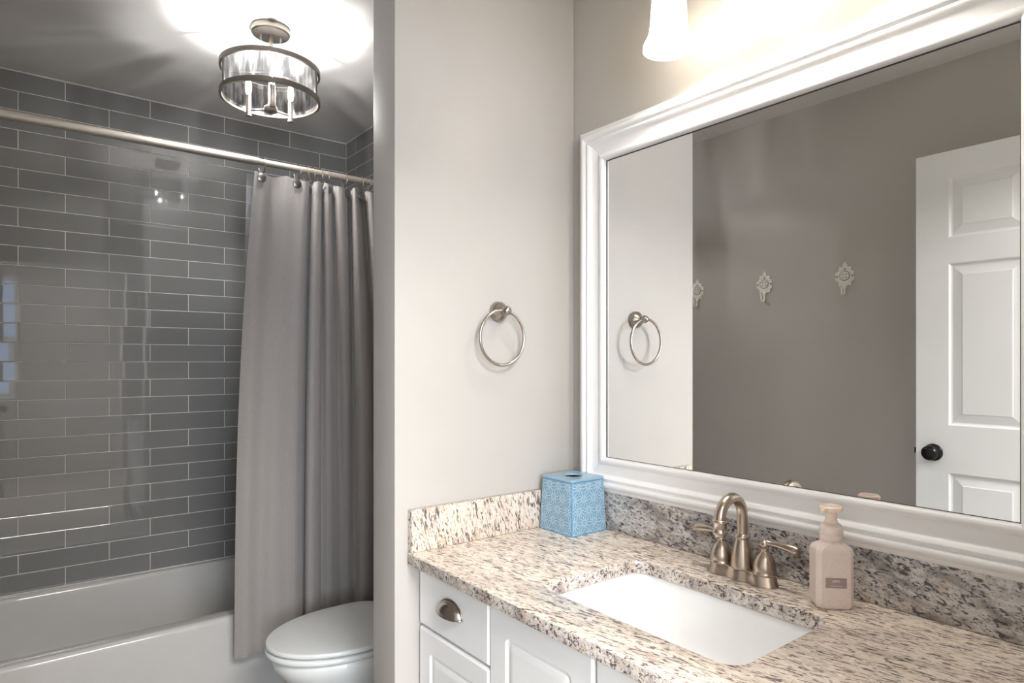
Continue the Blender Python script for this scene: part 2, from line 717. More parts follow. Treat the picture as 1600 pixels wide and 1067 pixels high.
# bright caulk line where tile meets ceiling
mb = MB()
mb.box((XL, YB - 0.004, CEIL - 0.005), (XA, YB + 0.001, CEIL))
mb.box((XA - 0.004, 2.44, CEIL - 0.005), (XA + 0.001, YB - 0.004, CEIL))
struct(mb, 'trim_1', M['caulk'], smooth=False)


# ------------------------------------------------------------------ bathtub
def build_tub():
    x0, x1, y0, y1, H = XL + 0.002, XA - 0.002, 2.445, YB - 0.002, 0.362
    t = thing('bathtub', 'white alcove bathtub with rounded rim below the grey tiled wall', 'bathtub', ((x0 + x1) / 2, (y0 + y1) / 2, 0))
    cx, cy, hx, hy = (x0 + x1) / 2, (y0 + y1) / 2, (x1 - x0) / 2, (y1 - y0) / 2
    mb = MB()
    L = [rrect(cx, cy, hx, hy, 0.004, 0, 8), rrect(cx, cy, hx, hy, 0.004, 0.05, 8)]
    L.append(rrect(cx, cy, hx, hy, 0.004, H - 0.018, 8))
    for k in range(1, 6):
        a = k / 5 * pi / 2
        d = 0.018 * (1 - cos(a))
        L.append(rrect(cx, cy, hx - d, hy - d, 0.006, H - 0.018 + 0.018 * sin(a), 8))
    # basin: front rim 0.075 wide, back rim 0.045, ends
    bx0, bx1, by0, by1 = x0 + 0.075, x1 - 0.10, y0 + 0.072, y1 - 0.042
    bcx, bcy, bhx, bhy = (bx0 + bx1) / 2, (by0 + by1) / 2, (bx1 - bx0) / 2, (by1 - by0) / 2
    L.append(rrect(bcx, bcy, bhx + 0.012, bhy + 0.012, 0.20, H, 8))
    for k in range(1, 5):
        a = k / 4 * pi / 2
        d = 0.016 * sin(a)
        L.append(rrect(bcx, bcy, bhx + 0.012 - d, bhy + 0.012 - d, 0.20, H - 0.016 * (1 - cos(a)), 8))
    for z, d in ((0.28, 0.012), (0.18, 0.028), (0.12, 0.042), (0.085, 0.062), (0.068, 0.09), (0.06, 0.13)):
        L.append(rrect(bcx, bcy, bhx - d, bhy - d, 0.19, z, 8))
    mb.loft(L)
    mb.build('body', M['tub'], t, angle=50)
    MB().lathe([(0.028, 0), (0.03, 0.002), (0.022, 0.004), (0.004, 0.005)], (x1 - 0.30, bcy, 0.0603), n=24).build('drain', M['steel'], t)


build_tub()


# ------------------------------------------------------------------ shower rod, curtain, liner, rings
ROD_Y, ROD_Z = 2.42, 2.013
t = thing('shower_rod', 'long brushed silver curtain rod spanning the tub below the ceiling', 'curtain rod', (XL, ROD_Y, ROD_Z))
xj = PX(405, ROD_Y)
MB().lathe([(0.0142, 0.0), (0.0142, xj - XL - 0.004), (0.0125, xj - XL)], (XL, ROD_Y, ROD_Z), 'X', 24).build('outer_tube', M['rod'], t)
MB().lathe([(0.0118, 0.0), (0.0118, XA - xj)], (xj, ROD_Y, ROD_Z), 'X', 24).build('inner_tube', M['rod'], t)
for x, sg in ((XL, 1), (XA, -1)):
    MB().lathe([(0.032, 0), (0.032, 0.004 * sg), (0.022, 0.018 * sg), (0.0165, 0.028 * sg)][::sg], (x, ROD_Y, ROD_Z), 'X', 28).build('end_flange', M['rod'], t)

TOPC = [(398, 2.380), (412, 2.366), (430, 2.386), (448, 2.372), (464, 2.368), (476, 2.358), (482, 2.372), (484, 2.405), (487, 2.425),
        (488, 2.400), (491, 2.368), (497, 2.358), (502, 2.372), (503, 2.405), (504, 2.425),
        (505, 2.400), (508, 2.368), (513, 2.360), (517, 2.378), (519, 2.410), (521, 2.420),
        (521, 2.395), (526, 2.362), (534, 2.355), (541, 2.370), (543, 2.405), (546, 2.425),
        (548, 2.395), (551, 2.365), (556, 2.358), (560, 2.380), (563, 2.412), (568, 2.425),
        (571, 2.395), (575, 2.362), (582, 2.358), (588, 2.380), (592, 2.420), (597, 2.425),
        (600, 2.385), (606, 2.360), (613, 2.368), (618, 2.410), (622, 2.420)]
BOTC = [(366, 2.372), (385, 2.352), (405, 2.362), (425, 2.340), (445, 2.342), (462, 2.345), (470, 2.375), (473, 2.410), (476, 2.420),
        (475, 2.395), (479, 2.350), (487, 2.338), (496, 2.350), (500, 2.385), (502, 2.412),
        (506, 2.408), (512, 2.398), (518, 2.400), (523, 2.410), (528, 2.416), (532, 2.418),
        (536, 2.412), (540, 2.405), (545, 2.402), (549, 2.408), (552, 2.416), (555, 2.412),
        (558, 2.385), (563, 2.352), (570, 2.342), (578, 2.350), (584, 2.385), (588, 2.420),
        (592, 2.390), (598, 2.350), (606, 2.345), (612, 2.375), (616, 2.418), (620, 2.420),
        (624, 2.385), (630, 2.355), (636, 2.365), (641, 2.405), (645, 2.415)]


def catmull(pts, per):
    out = []
    n = len(pts)
    for i in range(n - 1):
        p0, p1, p2, p3 = pts[max(i - 1, 0)], pts[i], pts[i + 1], pts[min(i + 2, n - 1)]
        for k in range(per):
            t = k / per
            out.append(tuple(0.5 * (2 * p1[j] + (p2[j] - p0[j]) * t + (2 * p0[j] - 5 * p1[j] + 4 * p2[j] - p3[j]) * t * t
                                    + (3 * p1[j] - p0[j] - 3 * p2[j] + p3[j]) * t ** 3) for j in range(2)))
    out.append(tuple(pts[-1][:2]))
    return out


def sheet(name, mat, top, bot, ztop, zbot, thick, parent=None, rows=90, power=2.3, hem=True, sag=True):
    tp = catmull(top, 6)
    bp = catmull(bot, 6)
    n = len(tp)
    ul = [0]
    for i in range(1, n):
        ul.append(ul[-1] + math.dist(tp[i], tp[i - 1]))
    vs, fs, uvs = [], [], []
    for side in (0, 1):
        for j in range(rows + 1):
            s = j / rows
            w = 1 - (1 - s) ** power
            for i in range(n):
                x = tp[i][0] * (1 - w) + bp[i][0] * w
                y = tp[i][1] * (1 - w) + bp[i][1] * w
                z = ztop + (zbot - ztop) * s
                if sag:
                    z -= 0.012 * (1 - s) ** 6 * abs(sin(ul[i] * 26))
                    y += 0.0035 * sin(ul[i] * 23 + s * 6) * s
                if hem and 0.052 < (ztop - z) < 0.062:
                    y += 0.003
                if side:
                    a, b = tp[max(i - 1, 0)], tp[min(i + 1, n - 1)]
                    tx, ty = b[0] - a[0], b[1] - a[1]
                    L = math.hypot(tx, ty) or 1
                    x += -ty / L * thick
                    y += tx / L * thick
                vs.append((x, y, z))
                uvs.append((ul[i], z))
    N = n * (rows + 1)
    for j in range(rows):
        for i in range(n - 1):
            a = j * n + i
            fs.append((a, a + n, a + n + 1, a + 1))
            fs.append((N + a, N + a + 1, N + a + n + 1, N + a + n))
    for i in range(n - 1):
        fs.append((i, i + 1, N + i + 1, N + i))
        a = rows * n + i
        fs.append((a, N + a, N + a + 1, a + 1))
    for j in range(rows):
        a = j * n
        fs.append((a, N + a, N + a + n, a + n))
        a = j * n + n - 1
        fs.append((a, a + n, N + a + n, N + a))
    mb = MB()
    mb.add(vs, fs)
    o = mb.build(name, mat, parent, angle=80, origin=(tp[n // 2][0], tp[n // 2][1], zbot) if parent is None else None)
    uvl = o.data.uv_layers.new(name='UVMap')
    for p in o.data.polygons:
        for li, vi in zip(p.loop_indices, p.vertices):
            uvl.data[li].uv = uvs[vi]
    return o


ct = sheet('shower_curtain', M['curtain'], [(PX(p, y), y) for p, y in TOPC], [(PX(p, y), y) for p, y in BOTC], 1.966, 0.238, 0.0018)
tag(ct, 'grey woven fabric shower curtain bunched in folds beside the toilet', 'shower curtain')
# clear liner hanging inside the tub edge
lt = [(PX(385 + k * 14, 2.45), 2.446 + 0.010 * sin(k * 1.9)) for k in range(18)]
lb = [(PX(386 + k * 14, 2.45) , 2.555 + 0.014 * sin(k * 1.6 + 1)) for k in range(18)]
ln = sheet('shower_liner', M['liner'], lt, lb, 1.972, 0.24, 0.0006, rows=40, power=1.2, hem=False, sag=False)
tag(ln, 'clear plastic shower liner hanging behind the grey curtain, inside the tub', 'shower liner')

# curtain rings
g = 'curtain rings on the shower rod'
ring0 = thing('curtain_ring', 'x', 'curtain ring', (0, ROD_Y, ROD_Z), g)
mb = MB()
mb.torus((0, ROD_Y, ROD_Z - 0.012), 0.0285, 0.0016, 'X', 36, 8)
mb.build('wire_loop', M['nickel'], ring0)
mb = MB()
mb.lathe([(0.003, 0.0), (0.0150, 0.0005), (0.0168, 0.0025), (0.0155, 0.005), (0.0095, 0.0075), (0.002, 0.008)],
         (0, 2.366, ROD_Z - 0.075), n=24, tf=Matrix(((1, 0, 0), (0, 0, -1), (0, 1, 0))))
mb.tube([(0, 2.368, ROD_Z - 0.074), (0, 2.384, ROD_Z - 0.054), (0, 2.398, ROD_Z - 0.033)], 0.0015, 8)
mb.build('disc_button', M['disc'], ring0)
ring_px = [411, 466, 478, 488, 500, 510, 538, 563, 575, 596]
ring_lab = ['leftmost curtain ring on the rod, at the free edge of the grey curtain',
            'second curtain ring from the left, its silver disc on the flat curtain panel',
            'third curtain ring from the left on the rod, just right of the flat panel',
            'fourth curtain ring from the left, above the first narrow fold',
            'fifth curtain ring from the left, above the gap after the first fold',
            'sixth curtain ring from the left, above the second narrow fold',
            'seventh curtain ring from the left, above the wide middle fold',
            'eighth curtain ring from the left, above a narrow fold near the wall',
            'ninth curtain ring from the left, last one seen before the wall edge',
            'curtain ring at the right end of the rod behind the wall edge']
for i, (p, lb_) in enumerate(zip(ring_px, ring_lab)):
    o = ring0 if i == 0 else copy_tree(ring0)
    o.location.x = PX(p, ROD_Y)
    o['label'] = lb_
    disc = [c for c in o.children if c.name.startswith('disc')][0]
    want = {0: 408.5, 1: 464, 5: 514, 6: 543, 7: 566}.get(i)
    if want:
        disc.location.x = PX(want, 2.358) - o.location.x
        disc.location.y = -0.008 if i < 2 else 0.004
    else:
        disc.location.y = 0.040


# ------------------------------------------------------------------ ceiling drum light
def build_drum():
    cx, cy = 0.704, 2.254
    R = 0.160
    t = thing('ceiling_light', 'semi-flush nickel drum ceiling light with clear rippled glass near the tub', 'ceiling light', (cx, cy, CEIL))
    MB().lathe([(0.062, CEIL), (0.0635, CEIL - 0.003), (0.0635, CEIL - 0.020), (0.060, CEIL - 0.024), (0.004, CEIL - 0.025)][::-1], (cx, cy, 0), n=48).build('canopy', M['steel'], t)
    d = Vector((-0.298, -0.954))          # towards the doorway
    side = Vector((0.954, -0.298))
    for s in (-1, 1):
        p = Vector((cx, cy)) + side * 0.031 * s
        MB().lathe([(0.003, CEIL - 0.046), (0.0042, CEIL - 0.043), (0.0042, CEIL - 0.025)], (p.x, p.y, 0), n=12).build('canopy_screw', M['steel'], t)
    MB().lathe([(0.0075, 2.16), (0.0075, CEIL - 0.024)], (cx, cy, 0), n=20).build('stem', M['steel'], t)
    for z0, z1 in ((2.276, 2.294), (2.180, 2.198)):
        mb = MB()
        prof = [(R, z0), (R + 0.004, z0 + 0.001), (R + 0.004, z1 - 0.001), (R, z1), (R - 0.004, z1), (R - 0.004, z0)]
        loops = [[Vector((cx + r * cos(2 * pi * k / 72), cy + r * sin(2 * pi * k / 72), z)) for k in range(72)] for r, z in prof]
        mb.loft(loops, cyclic=True)
        mb.build('ring', M['steel'], t)
    a0 = math.atan2(d.y, d.x)
    for a in (a0 + radians(64), a0 - radians(64), a0 + pi):
        p = Vector((cx + (R + 0.0015) * cos(a), cy + (R + 0.0015) * sin(a), 0))
        MB().lathe([(0.0042, 2.197), (0.0042, 2.277)], p, n=10).build('post', M['steel'], t)
    mb = MB()
    n = 160
    loops = []
    for r, z in ((R - 0.006, 2.186), (R - 0.006, 2.290)):
        loops.append([Vector((cx + r * cos(2 * pi * k / n), cy + r * sin(2 * pi * k / n), z)) for k in range(n)])
    # two walls of the glass, 2.5 mm apart
    for r, z in ((R - 0.0085, 2.290), (R - 0.0085, 2.186)):
        loops.append([Vector((cx + r * cos(2 * pi * k / n), cy + r * sin(2 * pi * k / n), z)) for k in range(n)])
    mb.loft(loops, cyclic=True)
    mb.build('glass_shade', M['drumglass'], t)
    MB().lathe([(0.004, 2.132), (0.007, 2.136), (0.005, 2.142), (0.021, 2.143), (0.023, 2.147), (0.023, 2.156), (0.019, 2.160), (0.010, 2.166), (0.007, 2.176)], (cx, cy, 0), n=28).build('hub', M['steel'], t)
    # crossbars carry the rings from the stem
    for k, a in enumerate((a0 + radians(4), a0 + radians(4 + 120), a0 - radians(116))):
        ux, uy = cos(a), sin(a)
        px_, py_ = cx + 0.080 * ux, cy + 0.080 * uy
        MB().tube([(cx + 0.02 * ux, cy + 0.02 * uy, 2.151), (cx + 0.075 * ux, cy + 0.075 * uy, 2.151)], 0.0032, 10).build('arm', M['steel'], t)
        c = MB().lathe([(0.009, 2.130), (0.0105, 2.131), (0.0105, 2.138), (0.009, 2.139), (0.009, 2.203), (0.006, 2.205)], (px_, py_, 0), n=20).build('candle_sleeve', M['hookwhite'] if False else M['steel'], t)
        MB().lathe([(0.005, 2.204), (0.0085, 2.212), (0.0105, 2.226), (0.0095, 2.244), (0.005, 2.262), (0.0012, 2.272)], (px_, py_, 0), n=16).build('bulb', M['envelope'], c)
        MB().lathe([(0.0016, 2.218), (0.0016, 2.240)], (px_, py_, 0), n=8).build('filament', M['bulb'], c)
        MB().tube([(cx + 0.007 * ux, cy + 0.007 * uy, 2.284), (cx + (R - 0.003) * ux, cy + (R - 0.003) * uy, 2.284)], 0.0028, 8).build('crossbar', M['steel'], t)


build_drum()


# ------------------------------------------------------------------ toilet
def egg(cx_tip, length, hw, cy, z, n=48, back=0.5):
    """elongated outline: tip at low x, flat-ish back"""
    out = []
    a = length * 0.56
    xc = cx_tip + a
    for k in range(n):
        t = 2 * pi * k / n
        c, s = cos(t), sin(t)
        if c < 0:
            x = xc + a * c
            y = cy + hw * s * (1.0)
        else:
            x = xc + (length - a) * (abs(c) ** 0.55)
            y = cy + hw * math.copysign(abs(s) ** 0.85, s)
        out.append(Vector((x, y, z)))
    return out


def build_toilet():
    cy = 1.965
    tip = 0.612
    t = thing('toilet', 'white two-piece toilet with closed lid beside the grey curtain', 'toilet', (1.0, cy, 0))
    mb = MB()
    L = []
    for tp, ln_, hw, z in ((0.80, 0.46, 0.105, 0.0), (0.795, 0.465, 0.110, 0.02), (0.80, 0.46, 0.098, 0.05), (0.80, 0.455, 0.095, 0.13),
                           (0.765, 0.49, 0.115, 0.19), (0.70, 0.53, 0.145, 0.25), (0.650, 0.535, 0.170, 0.31),
                           (0.626, 0.52, 0.182, 0.345), (0.620, 0.51, 0.185, 0.368), (0.624, 0.505, 0.183, 0.380), (0.634, 0.49, 0.175, 0.385)):
        L.append(egg(tp, ln_, hw, cy, z))
    mb.loft(L)
    mb.build('bowl', M['porcelain'], t, angle=60)

    def slab(tp, ln_, hw, z0, z1, r, dome=0.0):
        m_ = MB()
        L = []
        for k in range(4):
            a = k / 3 * pi / 2
            d = r * (1 - sin(a))
            L.append(egg(tp + d, ln_ - 2 * d, hw - d, cy, z0 + r * (1 - cos(a))))
        for k in range(5):
            a = k / 4 * pi / 2
            d = r * (1 - cos(a))
            L.append(egg(tp + d, ln_ - 2 * d, hw - d, cy, z1 - r + r * sin(a)))
        if dome:
            for f, dz in ((0.75, 0.5), (0.45, 0.85), (0.15, 1.0)):
                base = egg(tp + r, ln_ - 2 * r, hw - r, cy, z1 + dome * dz)
                c_ = Vector((tp + ln_ * 0.5, cy, 0))
                L.append([Vector((c_.x + (p.x - c_.x) * f, cy + (p.y - cy) * f, p.z)) for p in base])
        m_.loft(L)
        return m_

    slab(0.602, 0.455, 0.186, 0.388, 0.405, 0.007).build('seat', M['seatmat'], t, angle=60)
    slab(0.603, 0.462, 0.185, 0.410, 0.425, 0.006, 0.006).build('lid', M['seatmat'], t, angle=60)
    for y in (cy - 0.07, cy + 0.07):
        MB().rbox((1.062, y - 0.018, 0.384), (1.092, y + 0.018, 0.426), 0.005).build('hinge', M['seatmat'], t)
    tk = MB().rbox((1.115, cy - 0.21, 0.375), (XA - 0.012, cy + 0.21, 0.72), 0.015, 4, 0.03).build('tank', M['porcelain'], t)
    MB().rbox((1.105, cy - 0.22, 0.720), (XA - 0.010, cy + 0.22, 0.750), 0.010, 4, 0.03).build('tank_lid', M['porcelain'], t)
    lv = MB()
    lv.lathe([(0.012, 0.0), (0.012, -0.012), (0.007, -0.016)][::-1], (1.1155, cy - 0.15, 0.66), 'X', 16)
    lv.tube([(1.101, cy - 0.15, 0.66), (1.099, cy - 0.12, 0.657), (1.100, cy - 0.085, 0.652)], [0.005, 0.005, 0.007], 10)
    lv.build('flush_lever', M['nickel'], tk)


build_toilet()


# ------------------------------------------------------------------ vanity cabinet
CT = 0.823          # counter top height
SLAB = 0.030
CX = 0.778          # front plane of the doors
YV0, YV1 = 0.172, 1.362


def front_panel(mapf, u0, u1, v0, v1, th, panel=True, stile=0.055, rnd=0.012, flip=False):
    """cabinet door or drawer front; mapf(u, v, d), d outwards"""
    cu, cv, hu, hv = (u0 + u1) / 2, (v0 + v1) / 2, (u1 - u0) / 2, (v1 - v0) / 2
    L = [rrect(cu, cv, hu, hv, 0.001, 0), rrect(cu, cv, hu, hv, 0.001, th - 0.006), rrect(cu, cv, hu - 0.0015, hv - 0.0015, 0.001, th - 0.003),
         rrect(cu, cv, hu - 0.005, hv - 0.005, 0.001, th)]
    if panel:
        i = stile
        L += [rrect(cu, cv, hu - i, hv - i, rnd, th), rrect(cu, cv, hu - i - 0.002, hv - i - 0.002, rnd, th - 0.005),
              rrect(cu, cv, hu - i - 0.010, hv - i - 0.010, rnd * 0.8, th - 0.006),
              rrect(cu, cv, hu - i - 0.012, hv - i - 0.012, rnd * 0.7, th - 0.003),
              rrect(cu, cv, hu - i - 0.022, hv - i - 0.022, rnd * 0.5, th - 0.0005),
              rrect(cu, cv, hu - i - 0.024, hv - i - 0.024, rnd * 0.5, th - 0.0005)]
    mb = MB()
    mb.loft([maploop(l, mapf) for l in L], flip=flip)
    return mb


def cup_pull(parent, y, z, x):
    mb = MB()
    W_, H_, D_ = 0.046, 0.030, 0.024
    nu, nv = 28, 10
    vs = []
    for sft in (0, 1):
        k = 1 - 0.05 * sft
        for j in range(nv + 1):
            b = j / nv * pi / 2
            for i in range(nu + 1):
                a = pi * i / nu
                # quarter of an ellipsoid, open at the bottom
                yy = cos(a) * W_ * k
                rad = sin(a)
                zz = rad * H_ * k * sin(b)
                xx = rad * D_ * k * cos(b)
                vs.append((x - xx - (0.0 if sft else 0.0), y + yy, z - 0.012 + zz * 1.05))
    fs = []
    R_ = nu + 1
    N = R_ * (nv + 1)
    for j in range(nv):
        for i in range(nu):
            a = j * R_ + i
            fs.append((a, a + 1, a + R_ + 1, a + R_))
            fs.append((N + a, N + a + R_, N + a + R_ + 1, N + a + 1))
    for i in range(nu):
        fs.append((i, N + i, N + i + 1, i + 1))
    mb.add(vs, fs)
    # flange against the drawer
    mb.tube([(x - 0.001, y + W_ * 1.02 * cos(pi * i / 24), z - 0.012 + H_ * 1.1 * sin(pi * i / 24)) for i in range(25)], 0.0022, 8)
    mb.tube([(x - D_ * sin(pi * i / 24), y + W_ * cos(pi * i / 24), z - 0.012) for i in range(25)], 0.0016, 8)
    return mb.build('cup_pull', M['nickel_dark'], parent, angle=60)


def build_vanity():
    t = thing('vanity_cabinet', 'white painted vanity cabinet with raised-panel doors under the granite countertop', 'cabinet', (1.04, (YV0 + YV1) / 2, 0))
    TH = 0.019
    xb = CX + TH
    mb = MB()
    zt = CT - SLAB - 0.001
    mb.box((xb + 0.0005, YV0, 0.09), (XR - 0.001, YV0 + 0.018, zt))
    mb.box((xb + 0.0005, YV1 - 0.018, 0.09), (XR - 0.001, YV1, zt))
    mb.box((xb + 0.0005, YV0 + 0.018, 0.09), (XR - 0.001, YV1 - 0.018, 0.108))
    mb.box((XR - 0.012, YV0 + 0.018, 0.108), (XR - 0.001, YV1 - 0.018, zt))
    mb.box((xb + 0.0005, YV0 + 0.018, 0.108), (xb + 0.018, YV1 - 0.018, 0.14))
    mb.box((xb + 0.0005, YV0 + 0.018, zt - 0.025), (xb + 0.018, YV1 - 0.018, zt))
    for y in (1.073, 0.47):
        mb.box((xb + 0.0005, y - 0.02, 0.14), (xb + 0.018, y + 0.02, zt - 0.025))
    mb.box((xb + 0.06, YV0, 0.0), (xb + 0.075, YV1, 0.09))
    mb.build('carcass', M['cab'], t, smooth=False)
    MB().box((CX + 0.004, YV0, zt - 0.010), (xb, YV1, zt)).build('trim_strip', M['wood'], t, smooth=False)

    fm = lambda u, v, d: (xb - d, u, v)
    top = zt - 0.0105

    def dr(y0, y1, z0, z1, panel, name, pull=False, st=0.05):
        o = front_panel(fm, y0, y1, z0, z1, TH, panel, st).build(name, M['cab'], t, angle=25)
        if pull:
            cup_pull(o, (y0 + y1) / 2 , (z0 + z1) / 2 + 0.009, CX)
        return o

    # left bank: drawer over door ; two tall doors ; drawer over door on the right
    dr(1.075, YV1, 0.647, top, False, 'drawer', True)
    dr(1.075, YV1, 0.112, 0.641, True, 'door')
    dr(0.772, 1.072, 0.112, top, True, 'door', False, 0.054)
    dr(0.468, 0.767, 0.112, top, True, 'door', False, 0.054)
    dr(YV0 + 0.001, 0.464, 0.112, 0.641, True, 'door')
    dr(YV0 + 0.001, 0.464, 0.647, top, False, 'drawer', True)


build_vanity()

# ------------------------------------------------------------------ countertop with splashes
XC0, XC1 = 0.748, XR - 0.0005
YC0, YC1 = 0.171, Y0 - 0.0005
SX0, SX1, SY0, SY1 = 0.848, 1.148, 0.545, 0.995      # sink cutout
t = thing('countertop', 'speckled cream granite countertop with rectangular sink cutout and upstands', 'countertop', (1.02, 0.77, CT))
mb = MB()
ocx, ocy, ohx, ohy = (XC0 + XC1) / 2, (YC0 + YC1) / 2, (XC1 - XC0) / 2, (YC1 - YC0) / 2
icx, icy, ihx, ihy = (SX0 + SX1) / 2, (SY0 + SY1) / 2, (SX1 - SX0) / 2, (SY1 - SY0) / 2
BV = 0.004
mb.loft([rrect(icx, icy, ihx, ihy, 0.035, CT - SLAB), rrect(icx, icy, ihx, ihy, 0.035, CT - 0.003),
         rrect(icx, icy, ihx + 0.001, ihy + 0.001, 0.036, CT - 0.001), rrect(icx, icy, ihx + 0.003, ihy + 0.003, 0.037, CT),
         rrect(ocx, ocy, ohx - BV, ohy - 0.001, 0.006, CT), rrect(ocx, ocy, ohx - 0.001, ohy - 0.0005, 0.006, CT - 0.002),
         rrect(ocx, ocy, ohx, ohy, 0.006, CT - BV),
         rrect(ocx, ocy, ohx, ohy, 0.006, CT - SLAB + 0.002), rrect(ocx, ocy, ohx - 0.002, ohy, 0.006, CT - SLAB)],
        cyclic=True, flip=True)
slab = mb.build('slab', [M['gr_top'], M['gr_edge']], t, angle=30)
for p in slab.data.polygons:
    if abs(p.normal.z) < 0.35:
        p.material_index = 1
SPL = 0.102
MB().rbox((XR - 0.020, YC0, CT + 0.0003), (XR - 0.0005, YC1 - 0.0205, CT + SPL), 0.0015, 2).build('backsplash', M['gr_back_shaded'], t)
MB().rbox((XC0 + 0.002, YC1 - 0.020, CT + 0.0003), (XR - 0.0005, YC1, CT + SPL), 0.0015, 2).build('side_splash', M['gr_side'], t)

# ------------------------------------------------------------------ sink
t = thing('sink', 'white rectangular undermount sink below the granite cutout', 'sink', (icx, icy, CT - SLAB - 0.16))
mb = MB()
zs = CT - SLAB - 0.0005
L = [rrect(icx, icy, ihx + 0.030, ihy + 0.030, 0.05, zs), rrect(icx, icy, ihx + 0.006, ihy + 0.006, 0.040, zs),
     rrect(icx, icy, ihx + 0.003, ihy + 0.003, 0.040, zs - 0.004)]
depth = 0.135
for k in range(1, 13):
    a = k / 12
    zz = zs - 0.004 - (depth - 0.012) * a
    ins = 0.002 + 0.012 * a + 0.05 * a ** 5
    # left end (high y) slopes gently towards the drain
    lp = rrect(icx, icy, ihx - ins, ihy - ins, 0.040, zz)
    f = a
    lp = [Vector((p.x, p.y - max(0, (p.y - icy)) / ihy * 0.10 * f, p.z)) for p in lp]
    L.append(lp)
last = L[-1]
for s_, dz in ((0.85, 0.006), (0.55, 0.010), (0.12, 0.013)):
    c_ = Vector((icx, icy - 0.03, 0))
    L.append([Vector((c_.x + (p.x - c_.x) * s_, c_.y + (p.y - c_.y) * s_, p.z - dz)) for p in last])
n_in = len(L)
L2 = [[Vector((icx + (p.x - icx) * 1.05, icy + (p.y - icy) * 1.04, p.z - 0.009)) for p in l] for l in L[::-1][:-2]]
mb.loft(L + L2 + [rrect(icx, icy, ihx + 0.030, ihy + 0.030, 0.05, zs - 0.010)], cap0=False, cap1=False, cyclic=True, flip=True)
mb.build('basin', M['sink'], t, angle=50)
MB().lathe([(0.022, 0.0), (0.024, 0.002), (0.018, 0.003), (0.016, 0.001), (0.003, 0.001)], (icx, icy - 0.03, zs - depth - 0.001 - 0.003), n=24).build('drain', M['nickel'], t)


